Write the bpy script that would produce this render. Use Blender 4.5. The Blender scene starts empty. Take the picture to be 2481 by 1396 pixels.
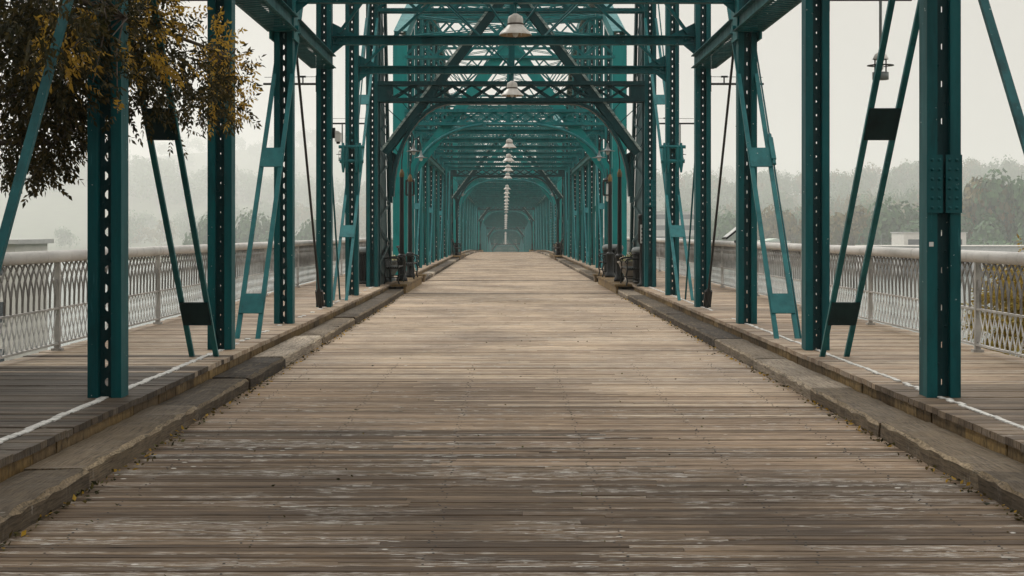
import bpy, math, random
from mathutils import Vector, Matrix
R = random.Random(7)
rad = math.radians
scn = bpy.context.scene
COL = scn.collection
# ------------------------------------------------------------------ layout
P = 4.645          # truss panel length
W = 3.25           # half distance between the trusses
CX, CZ, F = -0.15, 1.51, 3600.0
SW = 0.23          # sidewalk level, the roadway is 0
XE = 2.98          # inner edge of the sidewalk
def D(y):          # vertical curve of the deck
    return 0.0 if y < 80 else -1e-4 * (y - 80) ** 2
def at(px, py, Z): # point of the place seen at a pixel of the 2481 px photo at depth Z
    return Vector((CX + (px - 1223) * Z / F, Z, CZ - (py - 563) * Z / F))

# ------------------------------------------------------------------ mesh helper
class MB:
    def __init__(s): s.v = []; s.f = []; s.mi = []; s.sm = []
    def add(s, vs, fs, m=0, smooth=False):
        o = len(s.v); s.v += [tuple(v) for v in vs]
        s.f += [tuple(o + i for i in f) for f in fs]; s.mi += [m] * len(fs); s.sm += [smooth] * len(fs)
        return s
    def box(s, x0, x1, y0, y1, z0, z1, m=0):
        vs = [(x, y, z) for z in (z0, z1) for y in (y0, y1) for x in (x0, x1)]
        return s.add(vs, [(0, 2, 3, 1), (4, 5, 7, 6), (0, 1, 5, 4), (2, 6, 7, 3), (0, 4, 6, 2), (1, 3, 7, 5)], m)
    def bar(s, a, b, w, h, side=(1, 0, 0), m=0):
        a, b = Vector(a), Vector(b); d = (b - a).normalized(); u = Vector(side)
        u = (u - d * u.dot(d))
        if u.length < 1e-4: u = d.orthogonal()
        u.normalize(); n = d.cross(u)
        vs = [p + u * (i * w / 2) + n * (j * h / 2) for p in (a, b) for i, j in ((-1, -1), (1, -1), (1, 1), (-1, 1))]
        return s.add(vs, [(0, 3, 2, 1), (4, 5, 6, 7), (0, 1, 5, 4), (1, 2, 6, 5), (2, 3, 7, 6), (3, 0, 4, 7)], m)
    def tube(s, pts, r, n=8, m=0, cap=True):
        pts = [Vector(p) for p in pts]; rs = r if isinstance(r, (list, tuple)) else [r] * len(pts)
        vs = []; up = None
        for i, p in enumerate(pts):
            d = (pts[min(i + 1, len(pts) - 1)] - pts[max(i - 1, 0)]).normalized()
            if up is None: up = d.orthogonal().normalized()
            up = (up - d * up.dot(d)).normalized(); q = d.cross(up)
            vs += [p + (up * math.cos(2 * math.pi * k / n) + q * math.sin(2 * math.pi * k / n)) * rs[i] for k in range(n)]
        fs = [(i * n + k, i * n + (k + 1) % n, (i + 1) * n + (k + 1) % n, (i + 1) * n + k) for i in range(len(pts) - 1) for k in range(n)]
        s.add(vs, fs, m, True)
        if cap:
            s.add(vs[:n], [tuple(reversed(range(n)))], m); s.add(vs[-n:], [tuple(range(n))], m)
        return s
    def lathe(s, prof, c=(0, 0, 0), n=20, m=0, smooth=True, flute=0):
        vs = []
        for r, z in prof:
            for k in range(n):
                rr = r * (1 - flute * (k % 2))
                vs.append((c[0] + rr * math.cos(2 * math.pi * k / n), c[1] + rr * math.sin(2 * math.pi * k / n), c[2] + z))
        fs = [(i * n + k, i * n + (k + 1) % n, (i + 1) * n + (k + 1) % n, (i + 1) * n + k) for i in range(len(prof) - 1) for k in range(n)]
        return s.add(vs, fs, m, smooth)
    def prism(s, poly, ax, a0, a1, m=0):   # polygon of 2d points extruded along an axis
        def mk(p, a): return {'x': (a, p[0], p[1]), 'y': (p[0], a, p[1]), 'z': (p[0], p[1], a)}[ax]
        n = len(poly); vs = [mk(p, a0) for p in poly] + [mk(p, a1) for p in poly]
        return s.add(vs, [tuple(range(n)), tuple(range(2 * n - 1, n - 1, -1))] + [(i, i + n, (i + 1) % n + n, (i + 1) % n) for i in range(n)], m)
    def rivet(s, c, r=.016, d=(0, -1, 0), m=0):
        c = Vector(c); d = Vector(d); u = d.orthogonal().normalized(); q = d.cross(u)
        vs = [c + (u * math.cos(k * math.pi / 3) + q * math.sin(k * math.pi / 3)) * r for k in range(6)]
        vs += [c + d * r * .6 + (u * math.cos(k * math.pi / 3) + q * math.sin(k * math.pi / 3)) * r * .6 for k in range(6)]
        return s.add(vs, [(k, (k + 1) % 6, (k + 1) % 6 + 6, k + 6) for k in range(6)] + [tuple(range(6, 12))], m, True)
    def zig(s, a, b, wv, n, w=.05, h=.012, side=(1, 0, 0), m=0, cross=False):
        a, b, wv = Vector(a), Vector(b), Vector(wv)
        for i in range(n):
            p, q = a.lerp(b, i / n), a.lerp(b, (i + 1) / n)
            if i % 2 == 0 or cross: s.bar(p, q + wv, w, h, side, m)
            if i % 2 or cross: s.bar(p + wv, q, w, h, side, m)
        return s
    def mesh(s, name, mats):
        me = bpy.data.meshes.new(name); me.from_pydata(s.v, [], s.f)
        for m in (mats if isinstance(mats, (list, tuple)) else [mats]): me.materials.append(m)
        me.polygons.foreach_set('material_index', s.mi); me.polygons.foreach_set('use_smooth', s.sm)
        me.update(); return me
    def build(s, name, mats, parent=None, loc=(0, 0, 0)):
        return link(name, s.mesh(name, mats), parent, loc)
def link(name, me, parent=None, loc=(0, 0, 0)):
    o = bpy.data.objects.new(name, me); COL.objects.link(o); o.location = loc
    if parent is not None: o.parent = parent
    return o
def wpart(name, mb, mats, parent):            # part given in world coordinates under a thing at parent.location
    L = Vector(parent.location) if parent.parent is None else Vector(parent.location) + Vector(parent.parent.location)
    mb.v = [tuple(Vector(v) - L) for v in mb.v]
    return mb.build(name, mats, parent)
def tag(o, label=None, cat=None, group=None, kind=None):
    for k, v in (('label', label), ('category', cat), ('group', group), ('kind', kind)):
        if v: o[k] = v
    return o
def thing(name, label, cat, loc=(0, 0, 0), group=None, rz=0):
    o = link(name, None, None, loc); o.rotation_euler.z = rz
    return tag(o, label, cat, group)
def dup(o, loc, label, rz=None):
    r = o.copy(); COL.objects.link(r); r.location = loc; r['label'] = label
    if rz is not None: r.rotation_euler.z = rz
    for c in o.children:
        d = c.copy(); COL.objects.link(d); d.parent = r
        for g in c.children:
            e = g.copy(); COL.objects.link(e); e.parent = d
    return r

# ------------------------------------------------------------------ materials
def mat(name):
    m = bpy.data.materials.new(name); m.use_nodes = True
    nt = m.node_tree; b = nt.nodes['Principled BSDF']
    return m, nt, b
def N(nt, t, **kw):
    n = nt.nodes.new(t)
    for k, v in kw.items():
        if k.startswith('_'): setattr(n, k[1:], v)
        else: n.inputs[k.replace('9', ' ')].default_value = v
    return n
def ramp(nt, fac, stops):
    r = nt.nodes.new('ShaderNodeValToRGB'); e = r.color_ramp.elements
    while len(e) < len(stops): e.new(.5)
    for el, (p, c) in zip(e, stops):
        el.position = p; el.color = tuple(c) + (1,) if len(c) == 3 else c
    nt.links.new(fac, r.inputs['Fac']); return r.outputs['Color']
def mix(nt, fac, a, b, mode='MIX'):
    n = nt.nodes.new('ShaderNodeMix'); n.data_type = 'RGBA'; n.blend_type = mode
    for sk, v in ((n.inputs[0], fac), (n.inputs[6], a), (n.inputs[7], b)):
        if hasattr(v, 'is_output'): nt.links.new(v, sk)
        else: sk.default_value = v if not isinstance(v, tuple) else (v + (1,) if len(v) == 3 else v)
    return n.outputs[2]
def math_(nt, op, a, b=0.0):
    n = nt.nodes.new('ShaderNodeMath'); n.operation = op
    for i, v in enumerate((a, b)):
        if hasattr(v, 'is_output'): nt.links.new(v, n.inputs[i])
        else: n.inputs[i].default_value = v
    return n.outputs[0]
def coord(nt, scale=(1, 1, 1), world=True):
    if world: src = nt.nodes.new('ShaderNodeNewGeometry').outputs['Position']
    else: src = nt.nodes.new('ShaderNodeTexCoord').outputs['Object']
    mp = nt.nodes.new('ShaderNodeMapping'); mp.inputs['Scale'].default_value = scale
    nt.links.new(src, mp.inputs['Vector']); return mp.outputs['Vector']
def noise(nt, vec, scale, detail=4, rough=.55):
    n = nt.nodes.new('ShaderNodeTexNoise'); n.inputs['Scale'].default_value = scale
    n.inputs['Detail'].default_value = detail; n.inputs['Roughness'].default_value = rough
    nt.links.new(vec, n.inputs['Vector']); return n.outputs['Fac']
def bump(nt, b, h, strength=.3, dist=.01):
    n = nt.nodes.new('ShaderNodeBump'); n.inputs['Strength'].default_value = strength; n.inputs['Distance'].default_value = dist
    nt.links.new(h, n.inputs['Height']); nt.links.new(n.outputs['Normal'], b.inputs['Normal'])

def paint(name, base, dark, rough=.5, chip=(.55, .6, .58), streak=(3, 3, .5), chips=.73, scuff=False):
    m, nt, b = mat(name)
    v = coord(nt, streak); n1 = noise(nt, v, 1.6, 6, .65)
    c = mix(nt, ramp(nt, n1, [(.35, (0, 0, 0)), (.65, (1, 1, 1))]), dark, base)
    n2 = noise(nt, coord(nt), 22, 3, .6)
    c = mix(nt, ramp(nt, n2, [(chips, (0, 0, 0)), (chips + .03, (1, 1, 1))]), c, chip)
    n3 = noise(nt, coord(nt, (1, 1, .25)), 7, 6, .7)
    c = mix(nt, ramp(nt, n3, [(.56, (0, 0, 0)), (.74, (.75, .75, .75))]), c, tuple(x * .5 for x in dark))
    if scuff:
        n4 = noise(nt, coord(nt, (5, 5, .5)), 5, 4, .6)
        c = mix(nt, ramp(nt, n4, [(.66, (0, 0, 0)), (.74, (.45, .45, .45))]), c, tuple(min(1, x * 1.5 + .035) for x in base))
        n5 = noise(nt, coord(nt, (3, 3, 1.2)), 9, 5, .7)
        c = mix(nt, ramp(nt, n5, [(.735, (0, 0, 0)), (.78, (.6, .6, .6))]), c, (.055, .03, .016))
    nt.links.new(c, b.inputs['Base Color'])
    nt.links.new(ramp(nt, n1, [(.2, (rough + .15,) * 3), (.8, (rough - .08,) * 3)]), b.inputs['Roughness'])
    b.inputs['Specular IOR Level'].default_value = .22
    bump(nt, b, n2, .12, .004)
    return m
TEAL = paint('teal_paint', (.002, .094, .103), (.001, .052, .059), chips=.715, scuff=True)
TEALF = paint('far_span_teal_paint', (.006, .145, .15), (.003, .09, .098), chips=.73)  # brighter teal, haze and light of the far spans put into the colour
TEALG = paint('shade_toned_teal_paint', (.003, .042, .047), (.0015, .024, .028), scuff=True)  # darker teal stands in for shade on heavy portals and inside posts
TEALD = paint('shade_dark_teal_paint', (.003, .030, .034), (.002, .018, .021))  # darkest teal, shade on the down-facing near battens put into the colour
TEAL2 = paint('bright_teal_paint', (.006, .21, .205), (.006, .165, .165), .45)  # brighter teal of the end posts and slim-portal braces
TEALB = paint('light_teal_paint', (.016, .150, .158), (.008, .095, .105), .45, scuff=True)
CHORD = paint('sky_sheen_teal_paint', (.34, .40, .38), (.03, .07, .07), .6, streak=(4, 9, 9))  # pale streaks stand in for sky reflection on chords and brace edges
HAND = paint('white_handrail_paint', (.66, .64, .61), (.46, .445, .425), .5, chip=(.14, .10, .07), streak=(2, .4, 2), chips=.72)
PICK = paint('weathered_picket_paint', (.33, .315, .295), (.17, .16, .15), .5, chip=(.08, .06, .05), streak=(2, .6, 2), chips=.7)
RAIL = paint('grey_white_paint', (.50, .48, .45), (.30, .29, .275), .5, chip=(.10, .08, .06), streak=(2, .6, 2), chips=.7)
LATT = paint('pale_grey_paint', (.66, .66, .64), (.46, .47, .47), .55, chip=(.12, .09, .06), streak=(2, 1, 2), chips=.7)
LAMP = paint('cream_enamel', (.60, .575, .54), (.46, .43, .39), .35, chip=(.25, .17, .1), streak=(5, 5, 1))
LAMPIN = paint('aged_enamel', (.40, .31, .20), (.22, .15, .08), .5)
BAND = paint('brown_band', (.10, .075, .055), (.06, .045, .035), .6)
BLACK = paint('black_iron', (.016, .019, .019), (.008, .010, .010), .4, chip=(.2, .2, .2), chips=.78)
BRASS = paint('dull_brass', (.16, .105, .04), (.09, .06, .025), .45)
WHITE = paint('white_enamel', (.75, .76, .74), (.6, .6, .58), .4)
CONC = paint('grey_concrete', (.36, .33, .29), (.24, .22, .19), .8, chip=(.15, .13, .1))
GREYM = paint('galvanised_grey', (.20, .22, .22), (.12, .14, .14), .5)

def deck_wood(name, tones, speck=1.0, grain=(1.1, 22, 3), rough=.62, th=0.0, patch=None):
    m, nt, b = mat(name)
    g = nt.nodes.new('ShaderNodeNewGeometry'); rnd = g.outputs['Random Per Island']
    base = ramp(nt, rnd, [(0, tones[0]), (.35, tones[1]), (.7, tones[2]), (1, tones[3])])
    v = coord(nt, grain)
    n1 = noise(nt, v, 3.0, 8, .7)
    c = mix(nt, 1.0, base, ramp(nt, n1, [(.32, (.22, .20, .18)), (.5, (.92, .92, .92)), (.70, (1.5, 1.47, 1.42))]), 'MULTIPLY')
    big = noise(nt, coord(nt, (.55, .4, 1)), 1.0, 4, .6)
    c = mix(nt, 1.0, c, ramp(nt, big, [(.33, (.66, .64, .62)), (.62, (1.15, 1.13, 1.08))]), 'MULTIPLY')
    v2 = coord(nt, (2.2, 46, 4)); n2 = noise(nt, v2, 3.2, 5, .6)     # worn pale flecks along the grain
    fl = ramp(nt, n2, [(.58 - th, (0, 0, 0)), (.615 - th, (1, 1, 1))])
    n3 = math_(nt, 'ADD', noise(nt, coord(nt, (1.1, 2.1, 1)), 1.1, 4, .6), math_(nt, 'MULTIPLY', math_(nt, 'SUBTRACT', rnd, .55), .26))
    fl = math_(nt, 'MULTIPLY', fl, ramp(nt, n3, [(.46 - th, (0, 0, 0)), (.62 - th, (1, 1, 1))]))
    vo = nt.nodes.new('ShaderNodeTexVoronoi'); vo.inputs['Scale'].default_value = 5.5
    nt.links.new(coord(nt, (.8, 1.3, 1)), vo.inputs['Vector'])
    sp = ramp(nt, vo.outputs['Distance'], [(.06, (1, 1, 1)), (.10, (0, 0, 0))])
    sel = nt.nodes.new('ShaderNodeTexWhiteNoise'); nt.links.new(vo.outputs['Color'], sel.inputs['Vector'])
    sp = math_(nt, 'MULTIPLY', sp, math_(nt, 'GREATER_THAN', sel.outputs['Value'], .72))
    fl = math_(nt, 'MULTIPLY', math_(nt, 'MAXIMUM', fl, sp), .85 * speck)
    if patch:
        pn = noise(nt, coord(nt, (7, .9, 12)), 3, 7, .75)
        c = mix(nt, ramp(nt, pn, [(.52, (0, 0, 0)), (.62, (.8, .8, .8))]), c, patch)
    b.inputs['Specular IOR Level'].default_value = .28
    c = mix(nt, fl, c, (.62, .605, .57))
    nt.links.new(c, b.inputs['Base Color'])
    nt.links.new(ramp(nt, n1, [(.2, (rough + .15,) * 3), (.8, (rough - .12,) * 3)]), b.inputs['Roughness'])
    bump(nt, b, n1, .6, .006)
    return m
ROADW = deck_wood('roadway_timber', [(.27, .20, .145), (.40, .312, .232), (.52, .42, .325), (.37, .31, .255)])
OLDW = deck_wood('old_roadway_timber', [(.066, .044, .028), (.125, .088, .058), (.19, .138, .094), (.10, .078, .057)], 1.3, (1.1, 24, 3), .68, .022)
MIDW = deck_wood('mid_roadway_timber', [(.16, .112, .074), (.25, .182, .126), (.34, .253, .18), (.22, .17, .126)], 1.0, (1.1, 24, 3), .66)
SHADEWALK = deck_wood('shade_toned_sidewalk_timber', [(.034, .025, .018), (.062, .046, .032), (.095, .072, .05), (.052, .044, .036)], .3)  # darker copy of the old planks, tree shade put into the colour
OLDWALK = deck_wood('old_sidewalk_timber', [(.070, .050, .035), (.12, .088, .060), (.17, .128, .09), (.10, .082, .065)], .3)
WALKW = deck_wood('sidewalk_timber', [(.24, .172, .12), (.33, .25, .18), (.42, .34, .26), (.28, .225, .175)], .45)
KERBW = deck_wood('kerb_timber', [(.026, .019, .013), (.055, .041, .027), (.12, .092, .062), (.38, .33, .27)], .25, (34, 1.1, 30), .75, 0, (.105, .078, .048))
KERBE = deck_wood('worn_kerb_edge', [(.085, .064, .040), (.15, .115, .075), (.24, .19, .128), (.44, .38, .30)], .2, (20, 9, 20), .8, 0, (.03, .024, .016))
FASC = deck_wood('fascia_timber', [(.10, .062, .025), (.20, .13, .05), (.28, .19, .08), (.11, .075, .042)], .1, (9, 6, 3))
def simple(name, col, rough=.8, sc=3, var=.35, spec=.3):
    m, nt, b = mat(name)
    n = noise(nt, coord(nt), sc, 5, .6)
    lo = tuple(c * (1 - var) for c in col); hi = tuple(min(1, c * (1 + var)) for c in col)
    nt.links.new(ramp(nt, n, [(.3, lo), (.7, hi)]), b.inputs['Base Color'])
    b.inputs['Roughness'].default_value = rough; b.inputs['Specular IOR Level'].default_value = spec
    return m
JOINT = simple('joint_steel', (.05, .045, .04), .6)
PAINTL = simple('white_line_paint', (.50, .495, .475), .6, 18, .35)
def leaf(name, cols, trans=.35):
    m, nt, b = mat(name)
    g = nt.nodes.new('ShaderNodeNewGeometry')
    n = noise(nt, coord(nt), .9, 3)
    f = math_(nt, 'ADD', math_(nt, 'MULTIPLY', g.outputs['Random Per Island'], .5), math_(nt, 'MULTIPLY', n, .5))
    k = len(cols); c = ramp(nt, f, [(.2 + .6 * i / (k - 1), cols[i]) for i in range(k)])
    nt.links.new(c, b.inputs['Base Color']); b.inputs['Roughness'].default_value = .6
    b.inputs['Specular IOR Level'].default_value = .25
    t = nt.nodes.new('ShaderNodeBsdfTranslucent'); nt.links.new(c, t.inputs['Color'])
    mx = nt.nodes.new('ShaderNodeMixShader'); mx.inputs[0].default_value = trans
    nt.links.new(b.outputs[0], mx.inputs[1]); nt.links.new(t.outputs[0], mx.inputs[2])
    nt.links.new(mx.outputs[0], nt.nodes['Material Output'].inputs['Surface'])
    return m
LEAFD = leaf('dark_autumn_leaf', [(.014, .017, .007), (.030, .030, .010), (.060, .048, .014), (.11, .075, .018)])
LEAFY = leaf('golden_leaf', [(.26, .16, .025), (.46, .28, .035), (.60, .40, .07)], .5)
LEAFB = leaf('yellow_bush_leaf', [(.22, .14, .03), (.40, .27, .05), (.50, .38, .09), (.14, .13, .04)], .4)
LEAFG = leaf('green_tree_leaf', [(.018, .060, .022), (.040, .115, .040), (.085, .165, .06)], .25)
LEAFO = leaf('olive_tree_leaf', [(.06, .07, .022), (.12, .11, .035), (.20, .14, .045)], .25)
BARK = simple('bark', (.07, .055, .042), .9, 9)
GROUND = simple('grass_ground', (.055, .072, .038), .95, .05, .3)
WATER_, wnt, wb = mat('river_water'); wb.inputs['Base Color'].default_value = (.06, .085, .08, 1); wb.inputs['Roughness'].default_value = .22
bump(wnt, wb, noise(wnt, coord(wnt, (.5, 1, 1)), .8, 4), .25, .1)
WALLP = simple('pale_render', (.55, .53, .49), .8, .8, .1)
WALLG = simple('grey_render', (.40, .40, .39), .8, .8, .12)
GLASS_, gnt, gb = mat('window_glass'); gb.inputs['Base Color'].default_value = (.05, .06, .07, 1); gb.inputs['Roughness'].default_value = .12
ROOFG = simple('pale_green_roof', (.42, .50, .44), .6, 1, .1)
DARKM = simple('dark_metal', (.02, .022, .022), .5)

# ------------------------------------------------------------------ the deck
def planks(y0, y1, x0, x1, z, wmin, wmax, gap, t, jit, cuts):
    mb = MB(); y = y0
    while y < y1:
        w = R.uniform(wmin, wmax); xs = [x0]
        if cuts:
            c = x0 + (x1 - x0) * R.uniform(.3, .7); xs.append(c)
        xs.append(x1)
        for i in range(len(xs) - 1):
            dz = R.uniform(-jit, jit); tl = R.uniform(-jit, jit) * .7; g = gap * (R.uniform(.3, 1.0) if R.random() < .84 else R.uniform(1.5, 2.8))
            a, b = xs[i] + (.002 if i else R.uniform(-.0, .0)), xs[i + 1]
            za, zb = z + dz + D(y), z + dz + D(y + w)
            vs = [(a, y, za - t), (b, y, za - t), (b, y + w - g, zb - t), (a, y + w - g, zb - t)]
            e = .006
            vs += [(a, y, za + tl - e), (b, y, za - tl - e), (b, y + w - g, zb - tl - e), (a, y + w - g, zb + tl - e)]
            vs += [(a, y + e, za + tl), (b, y + e, za - tl), (b, y + w - g - e, zb - tl), (a, y + w - g - e, zb + tl)]
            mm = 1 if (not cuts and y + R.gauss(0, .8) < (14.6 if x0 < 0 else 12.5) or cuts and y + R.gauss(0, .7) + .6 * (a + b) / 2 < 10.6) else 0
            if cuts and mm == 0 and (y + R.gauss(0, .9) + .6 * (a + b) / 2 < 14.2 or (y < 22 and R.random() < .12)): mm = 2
            if not cuts and mm and x0 < 0: mm = 2  # near-left planks take the timber with tree shade in its colour
            mb.add(vs, [(0, 1, 5, 4), (1, 2, 6, 5), (2, 3, 7, 6), (3, 0, 4, 7), (4, 5, 9, 8), (5, 6, 10, 9), (6, 7, 11, 10), (7, 4, 8, 11), (8, 9, 10, 11)], mm)
            if cuts and y < 17:
                for xn in (-2.3, -1.4, -.5, .4, 1.3, 2.2):
                    if a < xn - .05 < b:
                        mb.rivet((xn + R.uniform(-.03, .03), y + w * .5 + R.uniform(-.02, .02), z + dz - .002), R.uniform(.006, .010), (0, 0, 1), 3)
        y += w
    return mb
YEND = 425
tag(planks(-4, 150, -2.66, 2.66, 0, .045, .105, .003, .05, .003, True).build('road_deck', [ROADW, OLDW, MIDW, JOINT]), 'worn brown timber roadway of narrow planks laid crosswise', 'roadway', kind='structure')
def strip(x0, x1, dz, ya, yb, step, mb=None, m=0):
    mb = mb or MB(); y = ya
    while y < yb - 1e-6:
        y2 = min(y + step, yb)
        mb.add([(x0, y, dz + D(y)), (x1, y, dz + D(y)), (x1, y2, dz + D(y2)), (x0, y2, dz + D(y2))], [(0, 1, 2, 3)], m); y = y2
    return mb
tag(strip(-2.66, 2.66, 0, 150, YEND, 3).build('far_road_deck', ROADW), 'far stretch of the timber roadway beyond the crest', 'roadway', kind='structure')
tag(strip(-5.2, 5.2, -.09, -4, YEND, 3).build('deck_underlay', JOINT), 'dark underside of the bridge deck below the planks', 'deck', kind='structure')
for s in (-1, 1):
    a, b = sorted((s * XE, s * 5.12))
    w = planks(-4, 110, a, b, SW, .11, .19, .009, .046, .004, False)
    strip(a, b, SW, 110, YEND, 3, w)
    tag(w.build('sidewalk', [WALKW, OLDWALK, SHADEWALK]), 'raised timber sidewalk of crosswise planks', 'sidewalk', kind='structure')
    f = MB(); y = -4
    while y < 150:                                   # stringer boards under the plank ends
        L = R.uniform(.25, .9); x = s * (XE + .035 + R.uniform(-.006, .006)); lo = -.01
        f.box(min(x, x + s * .05), max(x, x + s * .05), y, y + L - .008, lo + D(y), SW - .049 + D(y)); y += L
    tag(f.build('sidewalk_fascia', FASC), 'yellowish timber boards under the sidewalk edge', 'fascia', kind='structure')
    # white painted line, one dab on each plank
    f = MB(); y = 6
    xl = s * 3.25 - s * .02
    while y < 36:
        L = R.uniform(.12, .19); j = R.uniform(-.015, .015); hw = .028 if s < 0 else .02
        skip = any(abs(y - (k + .5) * P) < .17 for k in range(-1, 9)) or R.random() < (.01 if s < 0 else .03) or (s < 0 and y > 17 and R.random() < .8) or (s > 0 and 22 < y < 24)
        if not skip: f.box(xl - hw + j, xl + hw + j, y, y + L - .012, SW, SW + .0095)
        y += L
    tag(f.build('painted_line', PAINTL), 'broken white line painted along the sidewalk planks', 'painted line', kind='structure')
    # wheel-guard kerb of heavy timbers
    f = MB()
    def timber(y0, y1, tone):
        n = max(3, int((y1 - y0) / .13)); off = R.uniform(-.012, .012); dz = R.uniform(-.008, .01)
        prof = [(2.60, 0), (2.60, .092), (2.622, .113), (2.80, .116), (2.965, .112), (2.965, 0)]
        vs = []
        for i in range(n + 1):
            yy = y0 + (y1 - y0) * i / n
            for j, (px, pz) in enumerate(prof):
                e = .010 if j in (1, 2) else .004
                vs.append((s * (px + off + R.uniform(-e, e)), yy, max(-.02, pz + dz + R.uniform(-e, e) * (1 if pz else 0)) + D(yy) - (0 if pz else .01)))
        k = len(prof)
        fs = [(i * k + j, i * k + j + 1, (i + 1) * k + j + 1, (i + 1) * k + j) for i in range(n) for j in range(k - 1)]
        fs += [tuple(range(k)), tuple(range(n * k + k - 1, n * k - 1, -1))]
        f.add(vs, fs)
        for i in range(n): f.mi[len(f.mi) - len(fs) + i * (k - 1) + 1] = 1
    for ya, yb in ((-3, 36.2), (45.6, 80.2), (90.5, 158), (168, 250)):
        y = ya
        while y < yb:
            L = min(R.uniform(1.9, 3.6), yb - y)
            timber(y, y + L - .012, 0); y += L
    tag(f.build('kerb', [KERBW, KERBE]), 'low kerb of heavy weathered timbers along the roadway', 'kerb', kind='structure')
    # widened sidewalk at the piers
    f = MB()
    for ya, yb in ((36.5, 43.6), (45.0, 45.7), (80.6, 89.4), (90.0, 90.6), (158.6, 167)):
        a, b = sorted((s * 2.55, s * (XE - .004)))
        y = ya
        while y < yb - .05:
            w_ = min(.17, yb - y)
            f.box(a, b, y, y + w_ - .008, SW - .055 + D(y), SW + D(y) + R.uniform(-.003, .003)); y += w_
        f.box(min(s * 2.585, s * 2.64), max(s * 2.585, s * 2.64), ya + .02, yb - .02, D(ya), SW - .058 + D(ya))
    tag(f.build('pier_ledge', FASC), 'timber ledge widening the sidewalk beside the pier', 'ledge', kind='structure')
f = MB().box(-2.64, 2.64, 46.35, 46.44, -.01, .012)
f.box(-2.64, 2.64, 36.4, 36.45, -.01, .008)
tag(f.build('expansion_joint', JOINT), 'thin dark expansion joint across the roadway', 'joint', kind='structure')

# ------------------------------------------------------------------ truss spans
PW, PD = .262, .22
def post_mesh(H, hole, period, key, z0=-.5, cache={}):
    k = (round(H, 1), hole, period)
    if k in cache: return cache[k]
    mb = MB(); w, d, t = PW / 2, PD / 2, .014; H = k[0]
    for s in (-1, 1):
        x0, x1 = sorted((s * w, s * (w - .072)))
        mb.box(x0, x1, -d, -d + t, z0, H)                              # front flange
        x0, x1 = sorted((s * w, s * (w - t)))
        mb.box(x0, x1, -d + t + .001, d - t - .001, z0, H)             # web
        x0, x1 = sorted((s * w, s * (w - .05)))
        mb.box(x0, x1, d - t, d, z0, H)                                # rear flange
        x0, x1 = sorted((s * (w - .072), s * (w - .081)))
        mb.box(x0, x1, -d + .002, -d + .058, z0, H)                    # inner leg of the flange angle
    g, hh = hole
    yf = -d + .060
    for s in (-1, 1):
        x0, x1 = sorted((s * g / 2, s * (w - .016)))
        mb.box(x0, x1, yf, yf + .012, z0, H, 1)  # recess shade painted in with the darker teal
    z = z0; i = 0
    while z < H - period:
        s = -1 if i % 2 else 1
        mb.box(-g / 2, g / 2, yf + .001, yf + .011, z, z + period - hh, 1)
        q = min(g * .5, hh * .3); zt, zb = z + period, z + period - hh
        mb.prism([(g / 2 * s, zb), (-g / 2 * s * .2, zb), (g / 2 * s, zb + q * 1.5)], 'y', yf + .001, yf + .011, 1)
        mb.prism([(g / 2 * s, zt), (-g / 2 * s * .2, zt), (g / 2 * s, zt - q * 1.5)], 'y', yf + .001, yf + .011, 1)
        mb.rivet((s * .028, yf, z + (period - hh) / 2), .011, m=1)
        z += period; i += 1
    mb.bar((0, -d + .02, H), (0, d - .02, H), PW, .02)
    cache[k] = mb.mesh('post', [TEAL, TEALG]); return cache[k]
def chord_h(y, y0, y1): return min(7.3 + .29 * max(0, min(y - y0, y1 - y)), 10.5)
BZ = 4.81
def beam_mesh(cache={}):
    if 'b' not in cache:
        mb = MB(); L = W - PW / 2 - .003
        mb.box(-L, L, -.075, .075, .062, .078).box(-L, L, -.007, .007, -.062, .062).box(-L, L, -.075, .075, -.078, -.062)
        for i in range(-6, 7):
            mb.rivet((i * .46, -.055, -.078), .014, (0, 0, -1)); mb.rivet((i * .46, -.02, .0), .0)
        for s in (-1, 1):
            mb.prism([(s * L, .079), (s * (L - .42), .079), (s * (L - .36), .12), (s * L, .30)], 'y', -.008, .008)
            mb.prism([(s * L, -.079), (s * (L - .22), -.079), (s * L, -.26)], 'y', -.06, -.05)
            x0, x1 = sorted((s * (L - .30), s * L)); mb.box(x0, x1, -.018, -.0075, -.06, .06)
            for q in (.06, .16): mb.rivet((s * (L - q), -.018, 0), .026)
        cache['b'] = mb.mesh('cross_beam', TEAL)
    return cache['b']
def topstrut_mesh(cache={}):
    if 't' not in cache:
        mb = MB(); L = W - .2
        for z in (0, -.55):
            for y in (-.12, .12): mb.box(-L, L, y - .035, y + .035, z - .04, z + .04)
        for y in (-.12, .12): mb.zig((-L, y, -.51), (L, y, -.51), (0, 0, .47), 14, .05, .012, (0, 0, 1))
        mb.zig((-L, -.09, -.56), (L, -.09, -.56), (0, .18, 0), 20, .045, .01, (1, 0, 0))
        cache['t'] = mb.mesh('top_strut', TEAL)
    return cache['t']
def sway_mesh(hz, cache={}):
    k = round(hz, 1)
    if k not in cache:
        mb = MB(); zt = k
        for s in (-1, 1):
            mb.bar((s * (W - .25), 0, .12), (s * .05, 0, zt * .92), .085, .05, (0, 1, 0))
            mb.tube([(s * .06, .09, .10), (s * (W - .25), .09, zt)], .016, 6)
            mb.tube([(s * .06, -.07, .10), (s * (W - .25), -.07, zt * .93)], .016, 6)
        mb.box(-.05, .05, -.02, .02, .08, zt)
        cache[k] = mb.mesh('sway_brace', TEAL)
    return cache[k]
def arch_pts(hw, z0, z1, flat, n=9):
    """half arch from spring (hw,z0) up to (flat,z1), quarter ellipse"""
    return [(flat + (hw - flat) * math.cos(t), z0 + (z1 - z0) * math.sin(t)) for t in [i / n * math.pi / 2 for i in range(n + 1)]]
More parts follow.
